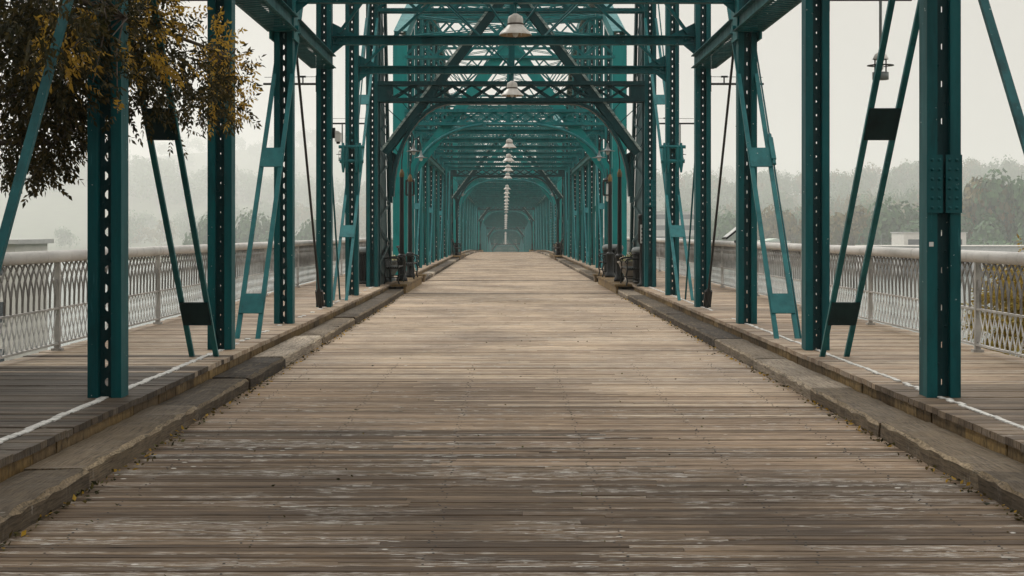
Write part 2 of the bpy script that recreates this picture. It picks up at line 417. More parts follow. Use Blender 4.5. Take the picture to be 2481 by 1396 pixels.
def portal(y, root, heavy, ztop):
    """portal frame at depth y; heavy = lattice leg with deep arch, else plated legs with a slim arch"""
    d = D(y); pf = MB()
    L = W - PW / 2 - .004
    zb, zt = 4.60 + d + (0 if heavy else .12), 4.99 + d + (0 if heavy else .12)
    yy = y + (.0 if heavy else .0)
    for yo in (-.16, .16):
        pf.box(-L, L, yy + yo - .05, yy + yo + .05, zt - .045, zt + .045); pf.box(-L, L, yy + yo - .05, yy + yo + .05, zb - .045, zb + .045)
        pf.zig((-L + .35, yy + yo, zb + .045), (L - .35, yy + yo, zb + .045), (0, 0, zt - zb - .09), 12, .055, .012, (0, 0, 1), cross=(yo < 0))
        for s in (-1, 1):
            a, b = sorted((s * L, s * (L - .34))); pf.box(a, b, yy + yo - .02, yy + yo + .02, zb + .046, zt - .046)
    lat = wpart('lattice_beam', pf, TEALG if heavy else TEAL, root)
    ar = MB()
    if heavy:
        for s in (-1, 1):
            pts = arch_pts(2.78, 2.35 + d, 4.55 + d, 1.35, 10)
            for i in range(10):
                (xa, za), (xb, zb_) = pts[i], pts[i + 1]
                ar.bar((s * xa, y, za), (s * xb, y, zb_), .34, .075, (0, 1, 0))
            ar.prism([(s * 2.8, 2.35 + d), (s * 2.8, 3.4 + d), (s * 2.66, 3.32 + d), (s * 2.765, 2.5 + d)], 'y', y - .02, y + .02)
            for i, q in ((2, (3.05, 3.55)), (3, (3.05, 3.95)), (5, (3.0, 4.5)), (6, (2.55, 4.55)), (8, (1.9, 4.55))):
                ar.bar((s * pts[i][0], y - .1, pts[i][1]), (s * q[0], y - .1, q[1] + d), .05, .02, (0, 1, 0))
            ar.bar((s * 2.82, y, 2.2 + d), (s * 2.82, y, 3.6 + d), .07, .2)
        ar.box(-1.36, 1.36, y - .17, y + .17, 4.508 + d, 4.592 + d - .04)
    else:
        for s in (-1, 1):
            pts = arch_pts(2.80, 3.10 + d, 4.70 + d, .55, 14)
            ar.tube([(s * a, y - .22, b) for a, b in pts], .045, 8)
            for i in (4, 7, 10): ar.bar((s * pts[i][0], y - .2, pts[i][1]), (s * (pts[i][0] + .35), y - .1, pts[i][1] + .3), .04, .02, (0, 1, 0))
        ar.tube([(-.55, y - .22, 4.70 + d), (.55, y - .22, 4.70 + d)], .045, 8)
        for s in (-1, 1):
            ar.box(s * .75 - .05, s * .75 + .05, y - .30, y - .2, 4.60 + d, 4.76 + d)
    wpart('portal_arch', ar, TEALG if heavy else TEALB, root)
    for s in (-1, 1):
        br = MB()
        if heavy:
            a, b = Vector((s * 2.95, y, 3.35 + d)), Vector((s * .14, y, ztop + d - .15))
            br.bar(a, b, .24, .03, (0, 1, 0)); n = (b - a).normalized().cross(Vector((0, 1, 0)))
            for q in (-.14, .14):
                br.bar(a + Vector((0, q, 0)), b + Vector((0, q, 0)), .02, .18, (0, 1, 0))
            nn = n if n.z > 0 else -n
            br.bar(a + nn * .11 + Vector((0, -.16, 0)), b + nn * .11 + Vector((0, -.16, 0)), .02, .055, (0, 1, 0), 1)  # pale edge strip, skylight on the brace put in as colour
        else:
            a, b = Vector((s * 2.95, y + .05, 3.25 + d)), Vector((s * .1, y + .05, ztop + d - .2))
            br.bar(a, b, .12, .26, (0, 1, 0)); br.bar(a + Vector((0, -.11, 0)), b + Vector((0, -.11, 0)), .012, .32, (0, 1, 0))
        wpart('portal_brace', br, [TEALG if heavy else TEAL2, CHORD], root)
    tb = MB()
    for zz in (0, -.5):
        for yo in (-.14, .14): tb.box(-L, L, y + yo - .045, y + yo + .045, ztop + d + zz - .04, ztop + d + zz + .04)
    for yo in (-.14, .14): tb.zig((-L, y + yo, ztop + d - .46), (L, y + yo, ztop + d - .46), (0, 0, .42), 14, .05, .012, (0, 0, 1))
    tb.box(-.06, .06, y - .03, y + .03, zt + .046, ztop + d - .54)
    wpart('top_strut', tb, TEAL, root)
def lattice_leg(s, y, root, ztop, ydir):
    """deep end post: outer web plate, laced inner face between the front post and a raking rear leg"""
    d = D(y); mb = MB(); xi = s * (W - .13); xo = s * (W + .13)
    ya, yb0, yb1 = y + ydir * .14, y + ydir * 3.9, y + ydir * 2.0
    z0, z1 = -.3 + d, ztop + d
    if True:
        for x, t in ((xi, .07), (xo, .07)):
            mb.bar((x, yb0, z0), (x, yb1, z1), t, .30, (1, 0, 0))
            mb.bar((x, ya, z0), (x, ya, z1), t, .06, (1, 0, 0))
        n = 15
        for i in range(n):
            za, zb = z0 + (z1 - z0) * i / n, z0 + (z1 - z0) * (i + 1) / n
            fa, fb = yb0 + (yb1 - yb0) * i / n, yb0 + (yb1 - yb0) * (i + 1) / n
            if i % 2 == 0: mb.bar((xi, ya, za), (xi, fb, zb), .014, .07)
            else: mb.bar((xi, fa, za), (xi, ya, zb), .014, .07)
        xo = xi + s * .06
        vs = [(xo, ya, z0), (xo, yb0, z0), (xo, yb1, z1), (xo, ya, z1)]
        vs += [(x + s * .012, yq, z) for x, yq, z in vs]
        mb.add(vs, [(0, 1, 2, 3), (7, 6, 5, 4), (0, 3, 7, 4), (1, 5, 6, 2), (0, 4, 5, 1), (3, 2, 6, 7)])
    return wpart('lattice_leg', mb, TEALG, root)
def top_chord(s, y0, y1, pts, root):
    mb = MB()
    for (ya, za), (yb, zb) in zip(pts[:-1], pts[1:]):
        a, b = Vector((s * W, ya, za)), Vector((s * W, yb, zb)); n = Vector((0, -(zb - za), yb - ya)).normalized()
        for q in (-.17, .17): mb.bar(a + Vector((q, 0, 0)), b + Vector((q, 0, 0)), .03, .34, m=0)
        mb.bar(a + n * .18, b + n * .18, .40, .02, m=0)
        k = max(4, int((b - a).length / .32))
        mb.zig(a - n * .18 + Vector((-.16, 0, 0)), b - n * .18 + Vector((-.16, 0, 0)), (.32, 0, 0), k, .06, .012, n, 1)
        for q in (-.185, .185): mb.bar(a - n * .172 + Vector((q, 0, 0)), b - n * .172 + Vector((q, 0, 0)), .07, .012, m=1)
    return wpart('top_chord', mb, [TEAL, CHORD], root)
def mid_strut(s, ya, yb, root):
    d = D(ya); mb = MB(); z = 4.42 + d; x = s * W
    for xx, q in ((x - .14, -1), (x + .14, 1)):
        mb.box(xx - .008, xx + .008, ya, yb, z - .10, z + .10)
        for zz in (-.10, .10):
            a, b = sorted((xx, xx + q * .075)); mb.box(a, b, ya, yb, z + zz - .007, z + zz + .007)
    n = int((yb - ya) / .16)
    for i in range(n):
        p, q = ya + (yb - ya) * i / n, ya + (yb - ya) * (i + 1) / n
        for zz in (-.112, .112):
            mb.bar((x - .17, p, z + zz), (x + .17, q, z + zz), .055, .008, (0, 1, 0))
    return wpart('mid_strut', mb, TEAL, root)
def tie(s, a, b, root, battens=(), bw=.056, bt=.04, pair=True, m=None):
    """paired eyebars from (y,z) to (y,z) in the truss plane"""
    first = None; xs = (-.125, .125) if pair else (0,)
    for q in xs:
        mb = MB().bar((s * W + q, a[0], a[1]), (s * W + q, b[0], b[1]), bw, bt)
        o = wpart('tie_bar', mb, m or TEALB, root); first = first or o
    d = Vector((0, b[0] - a[0], b[1] - a[1])).normalized(); n = d.cross(Vector((1, 0, 0)))
    for zc, hh in battens:
        t = (zc - a[1]) / (b[1] - a[1]); c = Vector((s * W, a[0] + (b[0] - a[0]) * t, zc))
        mb = MB().bar(c - d * hh / 2, c + d * hh / 2, .25 + bw * .6, .012, (1, 0, 0))
        # batten lies on the near side of the bars
        nn = n if n.y < 0 else -n
        mb.v = [tuple(Vector(v) + nn * (bt / 2 + .008)) for v in mb.v]
        wpart('batten_plate', mb, TEALD if a[0] < 12 else TEALB, first)  # near plates take the teal with shade in its colour
def rod(s, a, b, root, r=.019, tb=None, x=0):
    mb = MB().tube([(s * W + x, a[0], a[1]), (s * W + x, b[0], b[1])], r, 8)
    if tb is not None:
        p, q = Vector((s * W + x, a[0], a[1])), Vector((s * W + x, b[0], b[1])); d = (q - p).normalized(); c = p.lerp(q, tb)
        mb.tube([c - d * .22, c - d * .17, c - d * .05, c + d * .05, c + d * .17, c + d * .22], [.022, .04, .055, .055, .04, .022], 8)
        for e in (-.05, .05): mb.bar(c - d * .16 + Vector((e, 0, 0)), c + d * .16 + Vector((e, 0, 0)), .025, .05)
    return wpart('counter_rod', mb, DARKM if tb is not None else TEAL, root)
HOLES = {2: ((.026, .064), .146), 3: ((.010, .022), .16), 4: ((.022, .075), .15), 5: ((.017, .034), .14), 6: ((.02, .05), .15)}
def common(root, ks, y0, y1, near):
    pts = []
    for k in ks:
        y = (k + .5) * P; d = D(y); zc = chord_h(y, y0, y1); pts.append((y, zc + d))
        end = (abs(y - y0) < .1 or abs(y - y1) < .1)
        for s in (-1, 1):
            if near:
                hl = HOLES.get(k, ((.02, .05), .15))
                if s > 0: hl = {2: ((.010, .05), .29), 3: ((.014, .026), .15), 4: ((.012, .05), .2)}.get(k, hl)
            else: hl = ((.02, .05), .2)
            if end and abs(y - y0) < .1 and not near: continue
            link('post', post_mesh(zc, hl[0], hl[1], None), root, Vector((s * W, y, d)) - Vector(root.location))
        if not end:
            link('cross_beam', beam_mesh(), root, Vector((0, y, BZ + d)) - Vector(root.location))
            link('top_strut', topstrut_mesh(), root, Vector((0, y, zc + d - .1)) - Vector(root.location))
            link('sway_brace', sway_mesh(zc - BZ - .7), root, Vector((0, y, BZ + d)) - Vector(root.location))
    for s in (-1, 1): top_chord(s, y0, y1, pts, root)
    lr = MB()
    for (ya, za), (yb, zb) in zip(pts[:-1], pts[1:]):
        for o in (-.03, .03):
            lr.tube([(-W + .2, ya, za + o), (W - .2, yb, zb + o)], .017, 5); lr.tube([(W - .2, ya, za - .06 + o), (-W + .2, yb, zb - .06 + o)], .017, 5)
    wpart('lateral_rods', lr, TEAL, root)
    return pts
# nearest span (the camera stands inside it)
yA0, yA1 = -3.5 * P, 7.5 * P
A = thing('truss_span', 'nearest teal steel truss span with tall laced posts beside the autumn tree', 'bridge span', (0, yA1, 0), 'truss spans of the bridge')
common(A, range(-4, 8), -40, yA1, True)
for s in (-1, 1):
    tie(s, (7.3, -.85), (11.5, 4.32), A, pair=False, bw=.058, m=TEAL)
    tie(s, (11.78, 4.40), (16.2, -.80), A, ((2.50, .35), (.71, .31)), bw=.05)
    tie(s, (16.95, -.92), (25.2, 9.0), A, ((2.49, .34), (.62, .30)))
    rod(s, (25.3, -.15), (21.9, 4.45), A, .02, .12)
    tie(s, (27.0, -.6), (34.7, 6.5), A, ((1.51, .34), (4.38, .34)))
    rod(s, (28.4, -.1), (26.0, 4.2), A, .017, None, .03 * s)
    rod(s, (30.3, 3.05), (33.6, 6.9), A, .016, None, .05)
    mid_strut(s, 3.5 * P + .14, 4.5 * P - .14, A); mid_strut(s, 4.5 * P + .14, 5.5 * P - .14, A)
    mid_strut(s, 1.5 * P + .14, 2.5 * P - .14, A); mid_strut(s, 2.5 * P + .14, 3.5 * P - .14, A)
    g = MB()                                                     # gusset, pins and turnbuckles where bars cross the sub-posts
    for q in (-.16, .16):
        g.box(s * W + q - .012, s * W + q + .012, 4.5 * P - .28, 4.5 * P + .28, 4.20, 4.86)
    g.tube([(s * W - .22, 4.5 * P - .12, 4.36), (s * W + .22, 4.5 * P - .12, 4.36)], .045, 10)
    wpart('gusset', g, TEALB, A)
    g = MB(); c = 6.5 * P
    for q in (-.17, -.10, .10, .17):
        g.tube([(s * W + q, c - .12, 3.32), (s * W + q, c - .12, 3.2), (s * W + q, c - .12, 2.9), (s * W + q, c - .12, 2.72)], [.02, .04, .045, .02], 8)
    g.tube([(s * W - .26, c - .12, 3.24), (s * W + .26, c - .12, 3.24)], .035, 8); g.tube([(s * W - .24, c - .12, 2.95), (s * W + .24, c - .12, 2.95)], .04, 8)
    wpart('turnbuckle_cluster', g, TEALB, A)
    lattice_leg(s, yA1, A, 7.3, 1)
rod(1, (16.95 + .9, .16), (23.0, 6.4), A, .012, None, .17)
tb = MB(); c = Vector((W + .17, 19.85, 2.62)); dd = Vector((0, .66, .75))
wpart('turnbuckle', MB().bar(c - dd * .2, c + dd * .2, .06, .06).tube([c - dd * .28, c + dd * .28], .025, 6), TEALB, A)
for s, y, za, zb in ((1, 2.5 * P, 1.66, 2.11), (1, 7.5 * P, 2.1, 2.75)):            # riveted splice plates
    mb = MB(); w = PW / 2 + .006; yf = y - PD / 2
    for q in (-1, 1):
        x0, x1 = sorted((s * W + q * .012, s * W + q * w)); mb.box(x0, x1, yf - .014, yf - .001, za, zb)
        for i in range(6):
            for xx in (.04, .095): mb.rivet((s * W + q * xx, yf - .014, za + .04 + (zb - za - .08) * i / 5), .015)
    wpart('splice_plate', mb, TEAL, A)
wpart('sticker', MB().box(W - .115, W - .082, 2.5 * P - PD / 2 - .004, 2.5 * P - PD / 2 - .0005, 1.40, 1.435), WHITE, A)
portal(yA1, A, True, 7.2)
# further spans
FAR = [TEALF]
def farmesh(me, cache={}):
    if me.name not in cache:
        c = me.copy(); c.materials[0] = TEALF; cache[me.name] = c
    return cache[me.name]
ords = ['second', 'third', 'fourth', 'fifth']
spans = [(9, 17), (19, 34), (36, 51), (53, 68), (70, 85)]
SPAN_LABELS = ['second teal truss span from the camera, entered under the slim arch past the benches',
               'third teal truss span from the camera, reached after the crest of the roadway begins',
               'fourth teal truss span, small and pale, seen through three arches',
               'fifth teal truss span, pale, around the last lamps of the row',
               'farthest and palest teal truss span beyond the end of the lamp row']
for (k0, k1), lab in zip(spans, SPAN_LABELS):
    y0, y1 = (k0 + .5) * P, (k1 + .5) * P
    S = thing('truss_span', lab, 'bridge span', (0, y1, D(y1)), 'truss spans of the bridge')
    common(S, range(k0, k1 + 1), y0, y1, False)
    d0, d1 = D(y0), D(y1)
    for s in (-1, 1):
        mb = MB(); w = .21
        mb.box(s * W - w, s * W + w, y0 - .17, y0 - .155, -.3 + d0, 7.3 + d0)
        for q in (-1, 1):
            a, b = sorted((s * W + q * w, s * W + q * (w - .03))); mb.box(a, b, y0 - .154, y0 + .17, -.3 + d0, 7.3 + d0)
            for i in range(60): mb.rivet((s * W + q * (w - .045), y0 - .17, d0 + i * .12), .012)
        wpart('end_post', mb, TEAL2, S)
        if k1 - k0 < 12: lattice_leg(s, y1, S, 7.3, 1)
        else: lattice_leg(s, y1, S, 7.3, 1)
        mid_strut(s, (k0 + 2.5) * P, (k1 - 1.5) * P, S)
        n = k1 - k0
        for j in range(n):
            ya, yb = y0 + j * P, y0 + (j + 1) * P; zlo, zhi = -.8 + D(ya), 4.42 + D(ya)
            if j == 0 or j == n - 1:
                za, zb = (7.0 + D(ya), zlo) if j == 0 else (zlo, 7.0 + D(ya))
                tie(s, (ya, za), (yb, zb), S, ((2.0 + D(ya), .27),))
            elif j % 2: tie(s, (ya + .3, zlo), (yb - .1, zhi), S, ((2.4 + D(ya), .27), (.62 + D(ya), .25)) if j < 6 else ())
            else: tie(s, (ya + .1, zhi), (yb - .3, zlo), S, ((2.4 + D(ya), .27),) if j < 6 else ())
    portal(y0, S, False, 7.2); portal(y1, S, True, 7.2)
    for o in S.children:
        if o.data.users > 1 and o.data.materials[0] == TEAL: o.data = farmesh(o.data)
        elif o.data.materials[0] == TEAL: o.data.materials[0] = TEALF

# ------------------------------------------------------------------ railings
def arc(i, sgn, b0):
    pts = []
    for j in range(8):
        t = j / 7; pts.append((0, b0 + sgn * .32 * t ** 2.7, .47 + .53 * t))
    return pts
def bay_meshes():
    a = MB(); n = 26; sp = P / n
    for i in range(n):
        for sgn, dep in ((1, .022), (-1, .011)):
            pts = arc(i, sgn, (i + .5) * sp)
            for p, q in zip(pts[:-1], pts[1:]):
                if -.02 < p[1] < P + .02 and -.02 < q[1] < P + .02: a.bar(p, q, dep, .013, (1, 0, 0))
    l = MB(); sp = .155; h = .36
    for sgn in (1, -1):
        y = -.25
        while y < P + .25:
            p, q = Vector((sgn * .004, y, .09)), Vector((sgn * .004, y + sgn * .20, .09 + h))
            if min(p.y, q.y) > 0 and max(p.y, q.y) < P: l.bar(p, q, .006, .026, (1, 0, 0))
            y += sp
    return a.mesh('picket_panel', PICK), l.mesh('lattice_panel', LATT)
PK, LT = bay_meshes()
pm = MB(); pm.box(-.03, .03, -.025, .025, -.02, 1.03); pm.box(-.055, .055, -.05, .05, -.02, .03)
PM = pm.mesh('railing_post', RAIL)
for s, xr, y00, lab in ((-1, -4.98, 16.04 - 4 * P, 'grey white steel railing with crossed arched pickets under the autumn tree'),
                        (1, 4.90, 15.87 - 4 * P, 'grey white steel railing with the tilted information panel on it')):
    Rr = thing('steel_railing', lab, 'railing', (xr, y00, SW), 'railings along the sidewalks')
    n = 22; L = n * P
    mb = MB(); ys = [L * i / 80 for i in range(81)]
    mb.tube([(0, yy, 1.09 - .07 + D(y00 + yy)) for yy in ys], .066, 14); mb.build('handrail', HAND, Rr)
    for nm, zz, t, w in (('middle_rail', .46, .02, .05), ('bottom_rail', .08, .02, .05), ('upper_rail', 1.0 - .02, .012, .05)):
        mb = MB()
        for i in range(n): mb.box(-w / 2, w / 2, i * P + .026, (i + 1) * P - .026, zz - t / 2 + D(y00 + i * P), zz + t / 2 + D(y00 + i * P))
        mb.build(nm, RAIL, Rr)
    for i in range(n + 1): link('railing_post', PM, Rr, (0, i * P, D(y00 + i * P)))
    for i in range(n):
        link('picket_panel', PK, Rr, (0, i * P, D(y00 + i * P))); link('lattice_panel', LT, Rr, (0, i * P, D(y00 + i * P)))

# ------------------------------------------------------------------ lamps over the centre line
def bell():
    t = thing('bell_lamp', 'x', 'lamp', (0, 0, 0), 'bell lamps over the centre of the bridge')
    m = MB(); r = .232
    m.lathe([(.0, .30), (.03, .30), (.05, .285), (.095, .26), (.108, .22), (.108, .165)], n=28); m.build('dome', LAMP, t)
    MB().lathe([(.108, .164), (.116, .162), (.116, .145), (.108, .143)], n=28).build('band', BAND, t)
    m = MB().lathe([(.108, .142), (.125, .12), (.17, .072), (r - .01, .022), (r, .004), (r, -.002)], n=32)
    m.lathe([(r - .004, -.002), (r - .016, .014), (.16, .066), (.1, .115), (0, .12)], n=32, m=1)
    m.build('shade', [LAMP, LAMPIN], t)
    MB().lathe([(0, -.035), (.03, -.02), (.045, .02), (.03, .07), (.02, .115)], n=14).build('bulb', WHITE, t)
    for q in (-.12, .08): MB().lathe([(0, -.03), (.008, -.02), (.006, .03)], (q, -.1, 0), 6).build('hook', LAMP, t)
    m = MB().tube([(0, 0, .29), (0, 0, .44)], .017, 8); m.lathe([(.035, .43), (.035, .445), (0, .446)], n=10)
    m.build('stem', TEALB, t)
    return t
L0 = bell(); ORD = 'first second third fourth fifth sixth seventh eighth ninth tenth eleventh twelfth thirteenth fourteenth fifteenth sixteenth seventeenth eighteenth nineteenth twentieth twenty-first twenty-second twenty-third twenty-fourth twenty-fifth twenty-sixth twenty-seventh twenty-eighth'.split()
lk = [4, 6] + [10 + 2 * i for i in range(4)] + [20 + 2 * i for i in range(8)] + [37 + 2 * i for i in range(7)] + [54 + 2 * i for i in range(7)]
for i, k in enumerate(lk):
    y = (k + .5) * P; z = CZ + 2.775 + D(y)
    lab = {0: 'biggest cream bell lamp hanging over the roadway, nearest of the lamp row', 1: 'second cream bell lamp of the row, in front of the dark lattice portal beam',
           2: 'third cream bell lamp of the row, first one beyond the slim arch'}.get(i, ORD[i] + ' cream bell lamp along the row hanging over the roadway centre')
    if i == 0: L0.location = (0.0, y, z); L0['label'] = lab
    else: dup(L0, (0, y, z), lab)

# ------------------------------------------------------------------ sidewalk bracket lamps on the posts
def bracket():
    t = thing('bracket_lamp', 'x', 'lamp', (0, 0, 0), 'caged lamps on brackets over the sidewalks')
    m = MB().tube([(0, 0, 0), (.92, 0, 0)], .02, 8); m.box(-.02, .015, -.05, .05, -.14, .14)
    m.tube([(.24, 0, 0), (.24, 0, .13)], .013, 6).box(.19, .30, -.02, .02, .11, .14); m.tube([(.02, 0, .125), (.9, 0, .115)], .005, 5)
    m.build('bracket_arm', DARKM, t)
    MB().tube([(.58, 0, 0), (.58, 0, -.58)], .016, 8).build('drop_rod', GREYM, t)
    MB().lathe([(.02, -.55), (.025, -.58), (.06, -.60), (.085, -.65), (.085, -.66)], (.58, 0, 0), 16).build('dome', LAMP, t)
    m = MB()
    for k in range(4):
        a = k * math.pi / 2 + .5; m.tube([(.58 + .083 * math.cos(a), .083 * math.sin(a), -.66), (.58 + .083 * math.cos(a), .083 * math.sin(a), -.82)], .006, 5)
    m.build('cage', DARKM, t)
    MB().lathe([(.085, -.725), (.145, -.722), (.145, -.728), (.085, -.731)], (.58, 0, 0), 24).build('ring_shade', DARKM, t)
    MB().lathe([(0, -.80), (.088, -.80), (.088, -.88), (0, -.88)], (.58, 0, 0), 18).build('drum', GREYM, t)
    MB().lathe([(0, -.66), (.03, -.67), (.035, -.74), (.02, -.78), (0, -.79)], (.58, 0, 0), 12).build('bulb', WHITE, t)
    return t
B0 = bracket(); first = True
for k, nm in ((3, 'second tall post'), (5, 'fourth tall post'), (7, 'portal post')):
    for s in (-1, 1):
        side = ('on the tree side', 'on the panel side')[s > 0]
        lab = f'caged lamp with ring shade bracketed from the {nm} {side}'
        loc = (s * (W + PW / 2), (k + .5) * P - .0, CZ + 2.55)
        if first: B0.location = loc; B0['label'] = lab; B0.rotation_euler.z = math.pi; first = False
        else: dup(B0, loc, lab, math.pi if s < 0 else 0)
# a small camera box on the fourth post
c = thing('security_camera', 'small white camera housing fixed to the fourth post', 'camera', (-W + .0 + .05 + PW / 2, 5.5 * P + .04, 3.15))
MB().box(.0, .10, -.06, .06, -.08, .06).prism([(0, .06), (.11, .06), (.06, .10), (0, .11)], 'y', -.065, .065).build('housing', WHITE, c)
MB().lathe([(0, -.02), (.03, -.015), (.035, .02)], (.05, 0, -.1), 10).build('lens', DARKM, c); MB().box(-.06, 0, -.02, .02, -.02, .16).build('mount', DARKM, c)

# ------------------------------------------------------------------ furniture on the pier
def lamp_post():
    t = thing('lamp_post', 'x', 'lamp post', (0, 0, 0), 'black lamp posts on the pier')
    MB().lathe([(0, 0), (.15, 0), (.15, .06), (.13, .1), (.115, .14), (.10, .17), (.095, .62), (.115, .64), (.115, .68), (.085, .70), (.07, .72)], n=16).build('base', BLACK, t)
    MB().tube([(0, 0, .70), (0, 0, 2.72)], [.062, .052], 12).build('shaft', BLACK, t)
    MB().lathe([(.053, 2.72), (.062, 2.73), (.062, 2.82), (.045, 2.87), (.025, 2.93)], n=12).build('collar', BRASS, t)
    MB().tube([(0, 0, 2.93), (0, 0, 3.15), (.03, 0, 3.4), (.05, 0, 3.7), (.10, 0, 3.88), (.17, 0, 3.95), (.25, 0, 3.90), (.30, 0, 3.78), (.31, 0, 3.62), (.31, 0, 3.56)], .016, 8).build('crook_arm', BLACK, t)
    MB().lathe([(.018, 3.60), (.03, 3.52), (.05, 3.46), (.085, 3.42), (.20, 3.40), (.20, 3.395), (.06, 3.385)], (.31, 0, 0), 20).build('lamp_shade', GREYM, t)
    MB().lathe([(.045, 3.385), (.05, 3.35), (.03, 3.31), (0, 3.30)], (.31, 0, 0), 12).build('bulb', WHITE, t)
    return t
LP = lamp_post()
lps = [(1, 38.7, 'black lamp post nearest the concrete planter of pale flowers'), (1, 42.2, 'black lamp post beside the far trash can of the pier'),
       (-1, 38.8, 'black lamp post standing by the bench with the dark planter'), (-1, 42.2, 'second black lamp post on the bench side, behind the first')]
for i, (s, y, lab) in enumerate(lps):
    loc = (s * 2.84, y, SW)
    if i == 0: LP.location = loc; LP['label'] = lab; LP.rotation_euler.z = math.pi
    else: dup(LP, loc, lab, math.pi if s > 0 else 0)
far = [(1, 83.5, 'small lamp post at the second pier near its bench'), (-1, 83.5, 'small pale lamp post at the second pier across the roadway'),
       (1, 162, 'tiny lamp post at the third pier beyond the crest'), (-1, 162, 'tiny lamp post at the third pier on the tree side')]
for s, y, lab in far: dup(LP, (s * 2.84, y, SW + D(y)), lab, math.pi if s > 0 else 0)

def lantern():
    t = thing('hanging_lantern', 'x', 'lantern', (0, 0, 0), 'black lanterns under the slim arch')
    m = MB()
    m.box(-.13, .13, -.13, .13, .16, .21); m.lathe([(.13, .21), (.05, .28), (.02, .30), (.02, .36)], n=8)
    for a in (-.11, .11):
        for b in (-.11, .11): m.box(a - .022, a + .022, b - .022, b + .022, -.22, .16)
    m.box(-.12, .12, -.12, .12, -.25, -.21); m.box(-.03, .03, .09, .11, -.2, .16)
    m.build('cage', BLACK, t)
    MB().lathe([(0, -.42), (.035, -.40), (.045, -.36), (.03, -.30), (.04, -.26), (.03, -.05), (.025, .10), (0, .12)], n=12).build('bulb', WHITE, t)
    return t
H0 = lantern(); hz = CZ + 1.32
H0.location = (-2.93, 9.5 * P - .5, hz); H0['label'] = 'black hanging lantern under the slim arch behind the bench-side lamp posts'
H1 = dup(H0, (2.86, 9.5 * P - .5, hz), 'black hanging lantern under the slim arch on the planter and trash can side')
for h in (H0, H1):
    MB().tube([(0, 0, .35), (0, .06, .5), (0, .3, .55)], .015, 6).build('hanger', BLACK, h)

def bench():
    t = thing('bench', 'x', 'bench', (0, 0, 0), 'black benches on the piers')
    L = 1.7
    def prof(): return [(.05, 0), (.03, .22), (.10, .40), (.34, .41), (.46, .42), (.55, .40)]
    for yy in (0, L):
        m = MB()
        m.tube([(.02, yy, 0), (.06, yy, .12), (.05, yy, .25), (.08, yy, .41), (.04, yy, .62), (-.06, yy, .88)], .026, 6)
        m.tube([(.50, yy, 0), (.46, yy, .12), (.50, yy, .25), (.46, yy, .41)], .026, 6)
        m.tube([(.03, yy, .66), (.15, yy, .68), (.35, yy, .68), (.48, yy, .66), (.52, yy, .60), (.48, yy, .56), (.44, yy, .60)], .022, 6)
        m.tube([(.46, yy, .41), (.47, yy, .52), (.44, yy, .66)], .02, 6); m.tube([(.06, yy, .41), (.48, yy, .41)], .022, 6)
        m.tube([(.05, yy, .18), (.48, yy, .18)], .015, 6)
        m.build('end_frame', BLACK, t)
    m = MB()
    for i in range(6): m.box(.07 + i * .07, .125 + i * .07, .0, L, .43, .455)
    m.build('seat', BLACK, t)
    m = MB()
    for i in range(24):
        y = .05 + i * (L - .1) / 23; m.bar((.085, y, .44), (-.06, y, .90), .03, .012, (0, 1, 0))
    m.tube([(-.065, 0, .90), (-.10, 0, .93), (-.10, L, .93), (-.065, L, .90)], .03, 6)
    m.build('backrest', BLACK, t)
    t.scale = (.78, 1, .95)
    return t
BN = bench()
BN.location = (-3.14, 36.6, SW); BN['label'] = 'black iron bench beside the dark planter, seen from its end'
dup(BN, (3.14, 37.2, SW), 'black iron bench behind the urn of pale flowers', math.pi)
dup(BN, (-3.02, 40.6, SW), 'black iron bench behind the two lamp posts, nearer the slim arch')
dup(BN, (3.02, 44.0, SW), 'black iron bench partly hidden behind the far trash can', math.pi)
dup(BN, (3.0, 84.0, SW + D(84)), 'small black bench far off at the second pier', math.pi)
dup(BN, (-3.0, 82.0, SW + D(82)), 'small black bench far off at the second pier, on the tree side')

def can():
    t = thing('trash_can', 'x', 'trash can', (0, 0, 0), 'slatted trash cans')
    m = MB()
    for k in range(22):
        a = 2 * math.pi * k / 22; c, s_ = math.cos(a), math.sin(a)
        m.bar((.24 * c, .24 * s_, .05), (.27 * c, .27 * s_, .82), .045, .012, (-s_, c, 0))
    m.lathe([(.255, .06), (.265, .06), (.265, .11), (.255, .11)], n=22); m.lathe([(.285, .74), (.295, .74), (.297, .79), (.287, .79)], n=22)
    m.build('slats', BLACK, t)
    MB().lathe([(0, .04), (.225, .04), (.245, .8), (.235, .8)], n=20).build('liner', DARKM, t)
    MB().lathe([(.17, .90), (.20, .93), (.285, .90), (.31, .83), (.30, .80), (.17, .82), (.17, .90)], n=22).build('lid', GREYM, t)
    return t
C0 = can(); C0.location = (3.2, 35.75, SW); C0['label'] = 'dark slatted trash can beside the portal post, below the tall receptacle'
dup(C0, (-3.45, 35.5, SW), 'dark slatted trash can half hidden by the portal post on the bench side')
dup(C0, (2.98, 43.1, SW), 'dark slatted trash can with pale lid behind the lamp posts')
t = thing('notice_column', 'slim dark column with a white notice standing by the portal post', 'sign', (3.10, 35.15, SW))
MB().lathe([(0, 0), (.13, 0), (.13, .04), (.06, .08), (.055, .98), (.10, 1.05), (.10, 1.52), (.085, 1.58), (.1, 1.62), (.1, 1.70), (0, 1.72)], n=14).build('column', BLACK, t)
m = MB().box(-.055, .045, -.125, -.108, 1.02, 1.46); m.build('notice', WHITE, t)
m = MB()
for z in (1.36, 1.27, 1.18, 1.09): m.box(-.03, .02, -.130, -.1255, z - .025, z + .02)
m.build('lettering', DARKM, t)

